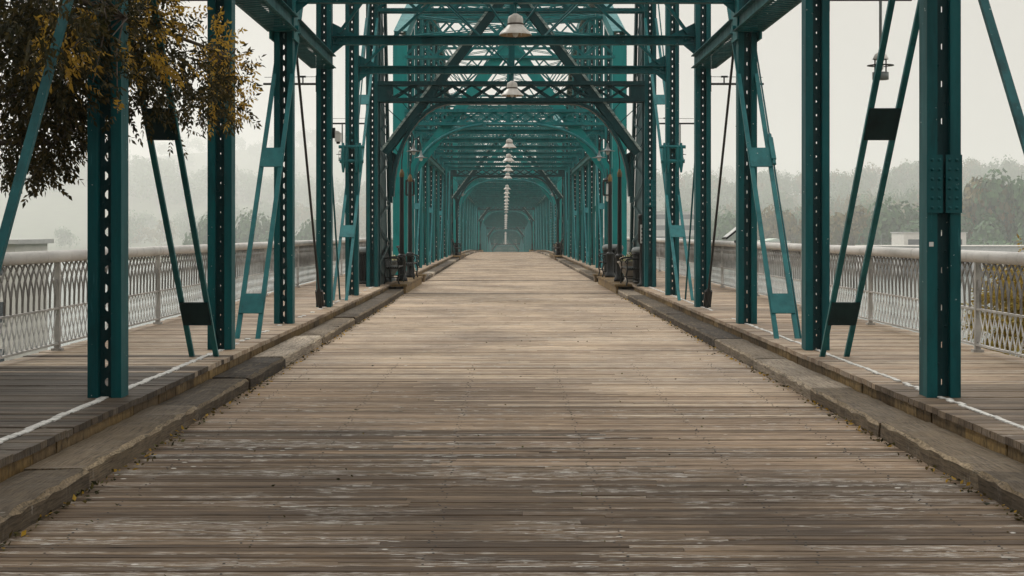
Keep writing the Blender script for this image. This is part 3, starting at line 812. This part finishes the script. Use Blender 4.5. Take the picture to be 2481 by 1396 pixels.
def flowers(mb, c, r, n, cols, h=.12):
    for i in range(n):
        a = R.uniform(0, 6.28); q = r * math.sqrt(R.random()); p = Vector(c) + Vector((q * math.cos(a), q * math.sin(a), R.uniform(-.02, h) * (1.2 - q / r)))
        leafquad(mb, p, Vector((R.uniform(-1, 1), R.uniform(-1, 1), R.uniform(-.2, 1))), R.uniform(.04, .075), .6, R.choice(cols))
def leafquad(mb, p, d, L, asp, m=0):
    d = d.normalized(); u = d.cross(Vector((R.uniform(-1, 1), R.uniform(-1, 1), R.uniform(-1, 1))))
    if u.length < 1e-3: u = d.orthogonal()
    u.normalize(); n = d.cross(u); w = L * asp / 2
    mb.add([p, p + d * L * .45 + u * w + n * w * .3, p + d * L, p + d * L * .45 - u * w + n * w * .3], [(0, 1, 2, 3)], m)
PETAL = simple('pale_petals', (.66, .58, .34), .7, 9, .3); PETALW = simple('white_petals', (.72, .68, .58), .7, 9, .2)
for x, y, mt, lab in ((3.06, 38.05, CONC, 'fluted concrete urn of pale yellow flowers beside the lamp post'), (-3.2, 39.3, GREYM, 'dark urn planter of pale flowers behind the bench'),
                      (2.95, 85.2, CONC, 'small pale planter far off at the second pier')):
    t = thing('planter', lab, 'planter', (x, y, SW + D(y)), 'flower planters')
    MB().lathe([(0, 0), (.17, 0), (.17, .05), (.11, .10), (.13, .14), (.22, .28), (.30, .48), (.33, .50), (.33, .54), (.29, .54), (.27, .48), (0, .46)], n=28, flute=.05, smooth=False).build('urn', mt, t)
    m = MB(); flowers(m, (0, 0, .52), .27, 420, [0, 0, 1, 2], .22); m.build('flowers', [PETAL, PETALW, LEAFG], t)

t = thing('information_panel', 'dark framed information panel tilted over the far railing', 'sign', (4.84, 23.2 + 8.7, SW))
m = MB().bar((0, -.28, 1.08), (0, .28, 1.08), .05, .05); m.bar((0, 0, .95), (0.02, 0, 1.18), .05, .05)
m.build('support', BLACK, t)
m = MB()
a, b = Vector((-.28, 0, 1.14)), Vector((.10, 0, 1.44)); m.bar(a, b, .62, .03, (0, 1, 0)); m.build('frame', BLACK, t)
dn = Vector((-.30, 0, .38)).normalized() * .02
m = MB().bar(a.lerp(b, .08) + dn, a.lerp(b, .92) + dn, .52, .006, (0, 1, 0)); m.build('panel', WHITE, t)

# ------------------------------------------------------------------ leaf litter along the kerbs
m = MB()
for i in range(1500):
    s = R.choice((-1, 1)); y = 5.5 + 30 * R.random() ** 1.6; x = s * (2.585 - abs(R.gauss(0, .05)))
    leafquad(m, Vector((x, y, .008 + R.random() * .012)), Vector((R.uniform(-1, 1), R.uniform(-1, 1), R.uniform(-.2, .5))), R.uniform(.015, .05), .5, R.choice((0, 0, 1, 2)))
for i in range(220):
    y = 6 + 28 * R.random(); leafquad(m, Vector((R.uniform(-2.5, 2.5), y, .008)), Vector((R.uniform(-1, 1), R.uniform(-1, 1), .1)), R.uniform(.015, .035), .5, R.choice((0, 1)))
tag(m.build('leaf_litter', [LEAFD, LEAFO, LEAFY]), 'small fallen leaves and crumbs gathered along the kerbs', 'leaves', kind='stuff')

# ------------------------------------------------------------------ the autumn tree reaching through the truss
def sprig(mb, p, d, L, m, big=1.0):
    d = d.normalized(); k = 5
    u = d.cross(Vector((R.uniform(-1, 1), R.uniform(-1, 1), R.uniform(-.3, .3)))); u.normalize()
    for i in range(k):
        q = p + d * L * (i + .6) / k
        for sg in (-1, 1):
            dv = (u * sg + d * .7 + Vector((0, 0, -.45 + R.uniform(-.3, .2)))).normalized()
            leafquad(mb, q, dv, R.uniform(.034, .064) * big, .46, m)
    leafquad(mb, p + d * L, d + Vector((0, 0, -.3)), .07 * big, .42, m)
crown = MB(); twigs = []
blobs = []
def B(px, py, r, Z, n, yel=0.0): blobs.append((at(px, py, Z), r * Z / F, n, yel))
for a in ((120, 30, 100, 10.0, 80, .06), (258, 45, 75, 10.7, 42, .12), (40, 30, 120, 12, 330), (160, 20, 120, 11.5, 330), (285, 20, 95, 12.8, 220, .10), (390, 40, 62, 12.8, 110, .5), (30, 160, 120, 12.5, 330), (150, 160, 105, 11.5, 290, .03),
          (262, 130, 85, 12.8, 170, .06), (350, 120, 70, 12, 120, .5), (430, 130, 55, 13, 90, .12), (455, 190, 60, 14, 95), (522, 95, 34, 14.6, 38, .95), (548, 150, 34, 14.8, 40, .7),
          (520, 195, 48, 14.4, 90, .55), (545, 240, 45, 14.6, 85, .4), (570, 275, 26, 14.8, 26, .1), (480, 250, 50, 14, 72), (420, 225, 50, 13, 66), (345, 190, 60, 12.5, 78, .05), (350, 260, 28, 12.5, 14),
          (40, 290, 100, 12.5, 215), (135, 295, 85, 12, 165), (215, 270, 62, 12.6, 75, .05), (120, 365, 50, 12, 52), (60, 370, 55, 12.5, 52), (105, 415, 28, 12, 20), (20, 395, 30, 13, 12), (70, 440, 16, 12, 6),
          (425, 300, 26, 13.5, 12), (300, 250, 34, 12.6, 16), (120, 130, 24, 10.9, 12, 1), (165, 130, 26, 10.9, 12, 1), (155, 55, 16, 10.9, 6, 1), (285, 275, 14, 10.8, 4, .8), (585, 190, 22, 14.8, 12), (270, 90, 40, 10.9, 16, .3), (225, 200, 30, 10.9, 10)): B(*a)
for c, r, n, yel in blobs:
    for i in range(int(n * (.95 if c.x < -3.3 else .60))):
        d = Vector((R.gauss(0, 1), R.gauss(0, 1), R.gauss(0, 1))).normalized(); q = c + d * r * 1.04 * (R.random() ** .45)
        q.y = c.y + (q.y - c.y) * 1.4
        sprig(crown, q, d + Vector((.3, 0, -.2)), R.uniform(.12, .24), 1 if R.random() < yel else 0)
for i in range(380):                                                    # unseen rest of the crown, extended with clumps added for shade
    c = Vector((R.uniform(-11, -3.6), R.uniform(3, 24), R.uniform(5.2, 12.5)))
    if c.x > -5 and c.z > 9: c.x -= 3
    if c.z < 3.4 + .175 * c.y: c.z = 3.5 + .175 * c.y
    if i > 165: c = Vector((R.uniform(-8, 2.5), R.uniform(-4, 8.5), R.uniform(11.2, 13.5)))  # unseen clumps overhead, added to dim the sky over the near deck
    if i > 214: c = Vector((R.uniform(-9, -5.7), R.uniform(2, 11.5), R.uniform(-2, 6)))  # unseen low clumps, added to block side light on the near sidewalk
    if i > 264: c = Vector((R.uniform(-11, 7), R.uniform(-15, -4), R.uniform(1.5, 10)))  # unseen clumps behind the camera, added to darken the near faces
    for j in range(30):
        d = Vector((R.gauss(0, 1), R.gauss(0, 1), R.gauss(0, 1))).normalized(); sprig(crown, c + d * R.random() ** .5 * 1.0, d, .3, 0, 3.2 if i < 265 else 6)
T = thing('autumn_tree', 'dark autumn tree with golden leaf tips reaching over the railing into the truss', 'tree', (-8.6, 9.5, -7))
wpart('crown', crown, [LEAFD, LEAFY], T)
tr = MB(); base = Vector((-8.6, 9.5, -7.5))
tr.tube([base, (-8.5, 9.4, -4), (-8.3, 9.5, -1), (-8.0, 9.8, 1.5), (-7.4, 10, 4.0), (-6.8, 10, 6.5), (-6.2, 9.5, 8.6)], [.42, .34, .29, .25, .19, .12, .04], 10)
for p0, p1 in (((-8.0, 9.8, 1.5), at(60, 230, 12)), ((-7.4, 10, 4), at(300, 40, 11.5)), ((-7.4, 10, 4), at(540, 130, 14.5)), ((-8, 9.8, 1.5), at(130, 350, 12)), ((-7.4, 10, 4), (-3.5, 5, 7)), ((-7, 10, 5), (-6, 2, 8))):
    p0, p1 = Vector(p0), Vector(p1); mid = p0.lerp(p1, .5) + Vector((0, 0, .35))
    tr.tube([p0, mid, p1], [.10, .06, .012], 7)
for c, r, n, yel in blobs:
    p0 = min((at(60, 230, 12), at(300, 40, 11.5), at(540, 130, 14.5), at(130, 350, 12)), key=lambda q: (q - c).length)
    tr.tube([p0, p0.lerp(c, .5) + Vector((R.uniform(-.1, .1), R.uniform(-.2, .2), R.uniform(.05, .2))), c], [.009, .007, .004], 5)
wpart('trunk', tr, BARK, T)

# yellow bush beyond the other railing
t = thing('yellow_tree', 'yellow leaved tree top just beyond the railing', 'tree', (7.6, 19.5, -8))
m = MB()
for px, py, r, Z, n in ((2500, 690, 80, 18.5, 210), (2480, 740, 80, 18, 200), (2440, 770, 70, 18.5, 120), (2500, 800, 90, 18, 190), (2400, 810, 40, 19, 40), (2600, 760, 130, 20, 350), (2640, 820, 150, 20, 350), (2350, 830, 40, 19.5, 30)):
    c = at(px, py, Z); r = r * Z / F
    for i in range(n):
        d = Vector((R.gauss(0, 1), R.gauss(0, 1), R.gauss(0, 1))).normalized(); sprig(m, c + d * r * R.random() ** .5, d, .2, 0, 1.2)
wpart('crown', m, LEAFB, t)
m = MB().tube([(7.6, 19.5, -8.3), (7.5, 19.4, -4), (7.3, 19, -1.5), (7.0, 18.6, .2)], [.22, .17, .11, .03], 8)
for q in ((6.2, 18.2, -.3), (8, 18.6, .6), (6.8, 18, .8)): m.tube([(7.4, 19.2, -2.5), q], [.07, .015], 6)
wpart('trunk', m, BARK, t)

# ------------------------------------------------------------------ land, river, hills
def sst(a, b, x):
    t = max(0, min(1, (x - a) / (b - a))); return t * t * (3 - 2 * t)
def gau(x, y, cx, cy, sx, sy): return math.exp(-((x - cx) / sx) ** 2 - ((y - cy) / sy) ** 2)
def gh(x, y):
    a, b = gh0(x, y), CZ + (gh0(x / K, y / K) - CZ) * K
    return a + (b - a) * sst(125, 215, y) + 4 * gau(x, y, 0, 520, 26, 140) * sst(330, 410, y)
K = 2.3
def gh0(x, y):
    far = 320 - .35 * max(0, min(x - 30, 260)); near = 125
    h = -8.5 - 9 * sst(near - 25, near + 5, y) + 9.5 * sst(far - 10, far + 25, y)
    h += 44 * gau(x, y, 370, 1050, 330, 210) + 32 * gau(x, y, -16, 1080, 125, 180) + 9 * gau(x, y, 135, 345, 45, 45)
    h += 14 * gau(x, y, 230, 660, 160, 130) + 60 * gau(x, y, -420, 1330, 330, 220) + 60 * gau(x, y, -660, 1960, 460, 320) + 84 * gau(x, y, -200, 2020, 400, 300) + 60 * gau(x, y, 500, 1880, 660, 300)
    return h + .5 * math.sin(x * .05) * math.cos(y * .043)
xs = [-4100 + 8200 * i / 120 for i in range(121)]; ys = [-50 + 5700 * (i / 90) ** 2.0 for i in range(91)]
m = MB(); m.add([(x, y, gh(x, y)) for y in ys for x in xs], [(j * 121 + i, j * 121 + i + 1, (j + 1) * 121 + i + 1, (j + 1) * 121 + i) for j in range(90) for i in range(120)], 0, True)
tag(m.build('ground', GROUND), 'grassy land and wooded hills under the bridge', 'ground', kind='structure')
m = MB(); m.add([(-4090, 95, -14), (4090, 95, -14), (4090, 800, -14), (-4090, 800, -14)], [(0, 1, 2, 3)])
tag(m.build('river', WATER_), 'grey river under the bridge', 'river', kind='structure')

def crown_proto(n, lobes, seed):
    r = random.Random(seed); m = MB()
    cs = [(Vector((r.uniform(-.55, .55), r.uniform(-.55, .55), r.uniform(.28, .85))), r.uniform(.28, .46)) for _ in range(lobes)]
    for i in range(n):
        c, q = r.choice(cs); d = Vector((r.gauss(0, 1), r.gauss(0, 1), r.gauss(0, .8))).normalized()
        p = c + d * q * r.random() ** .25; u = d.orthogonal().normalized(); v = d.cross(u); a = r.uniform(0, 6.28)
        e = (u * math.cos(a) + v * math.sin(a)); e = (e + d * r.uniform(-.5, .5)).normalized(); g = (d + Vector((r.uniform(-.5, .5), r.uniform(-.5, .5), r.uniform(-.3, .4)))).cross(e).normalized(); s = r.uniform(.045, .085)
        m.add([p - e * s, p + g * s * .7, p + e * s, p - g * s * .7], [(0, 1, 2, 3)])
    return m
protos = [crown_proto(520, 7, 11 + i) for i in range(4)]
nearp = [crown_proto(2600, 11, 40 + i) for i in range(3)]
wood = MB(); rw = random.Random(3)
def stamp(mb, pr, x, y, z, sx, h, m):
    x, y = x * K, y * K; sx, h = sx * K, h * K; z = gh(x, y) - 2
    a = rw.uniform(0, 6.28); ca, sa = math.cos(a), math.sin(a); o = len(mb.v)
    mb.v += [(x + (v[0] * ca - v[1] * sa) * sx, y + (v[0] * sa + v[1] * ca) * sx, z + v[2] * h) for v in pr.v]
    mb.f += [tuple(o + i for i in f) for f in pr.f]; mb.mi += [m] * len(pr.f); mb.sm += [False] * len(pr.f)
cnt = 0
for i in range(760):
    x, y = rw.uniform(-260, 560), rw.uniform(800, 1080)
    if x < 90 and gh(x, y) < -4 and rw.random() < .6: continue
    stamp(wood, rw.choice(protos), x, y, gh(x, y) - 1.5, rw.uniform(8, 13), rw.uniform(11, 19), 1 if rw.random() < .2 else 0)
for i in range(560):
    x, y = rw.uniform(40, 420), rw.uniform(420, 700)
    if x < .11 * y + 4: continue
    stamp(wood, rw.choice(protos), x, y, gh(x, y) - 1.5, rw.uniform(6, 10), rw.uniform(9, 15), 1 if rw.random() < .25 else 0)
for i in range(240):
    x, y = (rw.uniform(-900, 900), rw.uniform(1720, 2000)) if i % 2 else (rw.uniform(-620, -150), rw.uniform(1180, 1360))
    stamp(wood, rw.choice(protos), x, y, gh(x, y) - 1, rw.uniform(14, 22), rw.uniform(16, 24), 0)
tag(wood.build('hillside_wood', [LEAFG, LEAFO]), 'hazy wooded hillsides beyond the river', 'wood', kind='stuff')
NT = [nearp[i].mesh('crown', LEAFG) for i in range(2)] + [nearp[2].mesh('crown', LEAFO), nearp[1].mesh('crown', LEAFO)]
tk = MB().tube([(0, 0, -.3), (.01, 0, .25), (0, .02, .5), (.02, 0, .75)], [.05, .042, .03, .008], 7)
for q in ((.35, .1, .6), (-.3, .2, .62), (.1, -.35, .66), (-.15, -.2, .7)): tk.tube([(0, 0, .32), q], [.02, .006], 5)
TK = tk.mesh('trunk', BARK)
trees = [  # px of the crown centre, depth, half width, height, kind, label
    (2452, 318, 10.5, 16.5, 0, 'tall dark green tree topping the clump below the terraced house'), (2395, 322, 11, 15.0, 2, 'broad olive tinted tree on the near slope across the river'),
    (2350, 312, 9.5, 11, 0, 'round green tree low on the slope beside the flat roofed block'), (2420, 300, 10, 11.5, 1, 'bushy green tree in the middle of the clump below the house'),
    (2475, 296, 10, 12, 0, 'green tree low in front of the terraced house'), (2375, 285, 6, 8.2, 3, 'yellowish tree next to the pale flat roofed block'),
    (2440, 290, 6.5, 8.5, 1, 'low blue green tree at the foot of the clump'), (2520, 310, 9, 17, 1, 'large green tree beside the terraced house'),
    (2200, 330, 9, 12, 0, 'green tree seen between the paired bars on the far bank'), (2130, 335, 8, 10, 1, 'green tree low on the far bank behind the railing'), (2060, 340, 8.5, 11.5, 2, 'olive tree on the far bank behind the paired bars'),
    (1870, 372, 6, 14, 3, 'golden topped tree behind the paired bars on the far bank'), (1930, 368, 6, 11.5, 2, 'pale olive tree beside the golden topped tree'), (1800, 375, 8, 12, 0, 'hazy green tree standing behind the third post'), (1755, 385, 8, 13, 1, 'hazy tree behind the black counter rod'),
    (1700, 380, 7, 10, 1, 'hazy tree next to the pale block with window bands'), (505, 380, 7.5, 14, 0, 'lone hazy tree at the shore on the autumn tree side'), (560, 400, 8, 13, 1, 'hazy tree at the shore behind the second post'),
    (640, 405, 8, 13, 0, 'hazy tree at the shore between bars'), (750, 400, 8, 12, 1, 'hazy tree at the shore behind the counter rod')]
for i, (px, y, hw, h, kd, lab) in enumerate(trees):
    y *= K; hw *= K; h *= K
    x = CX + (px - 1223) * y / F; z = gh(x, y)
    t = thing('broadleaf_tree', lab, 'tree', (x, y, z), 'trees on the far bank', rz=i * 1.3); t.scale = (hw, hw, h + 1.0)
    link('crown', NT[kd], t); link('trunk', TK, t)

# ------------------------------------------------------------------ buildings
def building(name, lab, x0, x1, y0, y1, z0, z1, floors, nw, wm, roof='flat', cat='building', rm=None, bands=False):
    k = K if y0 > 200 else 1
    x0, x1 = CX + (x0 - CX) * k, CX + (x1 - CX) * k; y0 *= k; y1 *= k; z0 = CZ + (z0 - CZ) * k; z1 = CZ + (z1 - CZ) * k
    t = thing(name, lab, cat, ((x0 + x1) / 2, y0, z0)); hx = (x1 - x0) / 2; dy = y1 - y0; H = z1 - z0
    MB().box(-hx, hx, 0, dy, -9, H).build('wall', wm, t)
    m = MB()
    if roof == 'flat': m.box(-hx - .4, hx + .4, -.5, dy + .4, H + .002, H + .35)
    else:
        m.prism([(-hx - .5, H), (hx + .5, H), (0, H + roof)], 'y', -.5, dy + .5)
    m.build('roof', rm or WALLG, t)
    fh = H / floors
    for f in range(floors):
        for i in range(nw):
            if bands and i: continue
            w = (2 * hx) / nw; xa = -hx + i * w + w * .2; xb = (hx - w * .2) if bands else xa + w * .6
            fr = MB().box(xa - .12, xb + .12, -.12, -.003, f * fh + fh * .28, f * fh + fh * .82).build('window', wm, t)
            g = MB().box(xa, xb, -.14, -.122, f * fh + fh * .33, f * fh + fh * .77); g.build('pane', GLASS_, fr)
    return t
yb = 335; x0 = CX + (2440 - 1223) * yb / F
b = building('terraced_house', 'white stepped house with dark window bands high among the trees', x0, x0 + 13, yb, yb + 9, 4.0, 10.2, 3, 4, WALLP)
m = MB()
for f in (2.05, 4.1): m.box(-6.9 * K, 6.5 * K, -2.6, -.15, (f - .15) * K, (f + .05) * K).box(-6.9 * K, 6.5 * K, -2.65, -2.55, (f + .05) * K, (f + .75) * K)
m.build('balcony', WALLP, b)
MB().box(-3.2 * K, 5 * K, 3, 12, 6.4 * K, 9.0 * K).build('upper_storey', WALLP, b)
building('flat_roofed_block', 'pale flat roofed block behind the railing, beside the nearest right post', 67, CX + (2341 - 1223) * 250 / F, 250, 258, -8, 1.4, 2, 3, WALLP)
building('warehouse', 'long low pale roofed building just above the railing line', 58, 96, 236, 246, -8.5, -.75, 1, 9, WALLG, rm=WALLP)
building('office_block', 'hazy grey block with rows of window bands behind the portal post', CX + (1585 - 1223) * 415 / F, CX + (1690 - 1223) * 415 / F, 415, 428, -8, 7.2, 5, 5, WALLG, bands=True)
building('shed', 'small shed with a pale green roof behind the right railing', CX + (1850 - 1223) * 340 / F, CX + (1915 - 1223) * 340 / F, 340, 350, -7, -.6, 1, 3, WALLP, roof=1.6, rm=ROOFG)
building('riverside_hut', 'pale hut with flat roof peeking over the left end of the railing', -52, CX + (36 - 1223) * 112 / F, 112, 120, -10, .62, 3, 4, WALLP)
for i, (px, y, h, lab) in enumerate(((2135, 245, 9.5, 'thin utility pole above the railing between the paired bars'), (2384, 240, 9.0, 'thin pale pole standing behind the warehouse roof'), (2407, 242, 8.6, 'slim pole beside the warehouse, next to another pole'))):
    y *= K; h *= K
    x = CX + (px - 1223) * y / F
    t = thing('utility_pole', lab, 'pole', (x, y, CZ - 10.3 * K), 'utility poles on the far bank')
    MB().tube([(0, 0, -1), (0, 0, h + 1)], [.14, .09], 7).build('shaft', GREYM, t)
    MB().box(-.7, .7, -.06, .06, h + .3, h + .42).build('cross_arm', GREYM, t)

# piers carrying the bridge
PIER = simple('pier_stone', (.30, .28, .25), .9, .6, .25)
for y, lab in ((8.5 * P, 'stone pier under the first ledge'), (18.5 * P, 'stone pier under the second ledge'), (35.5 * P, 'stone pier in mid river'), (52.5 * P, 'stone pier well beyond mid river'), (69.5 * P, 'stone pier near the far bank')):
    t = tag(MB().prism([(-5, 36 - 36 - 3.6), (5, -3.6), (6.2, 0), (5, 3.6), (-5, 3.6), (-6.2, 0)], 'z', -18, -1.6 + D(y)).build('bridge_pier', PIER, None, (0, y, 0)), lab, 'pier', 'stone piers of the bridge')

# ------------------------------------------------------------------ air, light, camera
HZ = MB().box(-4120, 4120, -70, 5700, -60, 285)
hm = bpy.data.materials.new('haze_air'); hm.use_nodes = True; nt = hm.node_tree
for n in list(nt.nodes):
    if n.type != 'OUTPUT_MATERIAL': nt.nodes.remove(n)
pv = nt.nodes.new('ShaderNodeVolumePrincipled'); pv.inputs['Density'].default_value = .00036; pv.inputs['Color'].default_value = (.98, .985, .975, 1)
pv.inputs['Density Attribute'].default_value = ''; hm.cycles.homogeneous_volume = True
pv.inputs['Anisotropy'].default_value = .5
nt.links.new(pv.outputs[0], nt.nodes['Material Output'].inputs['Volume'])
tag(HZ.build('haze', hm), 'pale autumn haze over the river', 'haze', kind='stuff')

SUN_EL, SUN_AZ = rad(44), rad(-42)            # azimuth from straight ahead, to the left
w = bpy.data.worlds.new('World'); scn.world = w; w.use_nodes = True; nt = w.node_tree
bg = nt.nodes['Background']
sky = nt.nodes.new('ShaderNodeTexSky'); sky.sky_type = 'NISHITA'; sky.sun_disc = False
sky.sun_elevation = SUN_EL; sky.sun_rotation = SUN_AZ; sky.dust_density = 4; sky.air_density = 1.2
hs = nt.nodes.new('ShaderNodeHueSaturation'); hs.inputs['Saturation'].default_value = .12; nt.links.new(sky.outputs[0], hs.inputs['Color'])
sep = nt.nodes.new('ShaderNodeSeparateXYZ'); nt.links.new(nt.nodes.new('ShaderNodeTexCoord').outputs['Generated'], sep.inputs[0])
ovc = ramp(nt, sep.outputs['Z'], [(0, (6.1, 5.95, 5.55)), (.16, (6.6, 6.3, 5.6)), (.45, (14, 13.5, 12.6)), (1, (21, 20.3, 19.2))])
ov = mix(nt, .85, hs.outputs[0], ovc)
nt.links.new(ov, bg.inputs['Color']); bg.inputs['Strength'].default_value = .1
sl = bpy.data.lights.new('sun', 'SUN'); sl.energy = 2.0; sl.angle = rad(14); sl.color = (1, .95, .87)
so = bpy.data.objects.new('sun', sl); COL.objects.link(so)
v = Vector((math.sin(SUN_AZ) * math.cos(SUN_EL), math.cos(SUN_AZ) * math.cos(SUN_EL), math.sin(SUN_EL)))
so.rotation_euler = v.to_track_quat('Z', 'Y').to_euler()

cam = bpy.data.cameras.new('camera'); co = bpy.data.objects.new('camera', cam); COL.objects.link(co)
co.location = (CX, 0, CZ); co.rotation_euler = (math.pi / 2, 0, 0)
cam.sensor_width = 36; cam.lens = F / 2481 * 36; cam.shift_x = 17.5 / 2481; cam.shift_y = -135 / 2481
cam.clip_start = .1; cam.clip_end = 15000
scn.camera = co
scn.view_settings.view_transform = 'Standard'; scn.view_settings.look = 'None'; scn.view_settings.gamma = 1; scn.view_settings.exposure = 0
cy = scn.cycles; cy.max_bounces = 12; cy.diffuse_bounces = 3; cy.glossy_bounces = 2; cy.transmission_bounces = 3; cy.volume_bounces = 8
cy.use_denoising = True
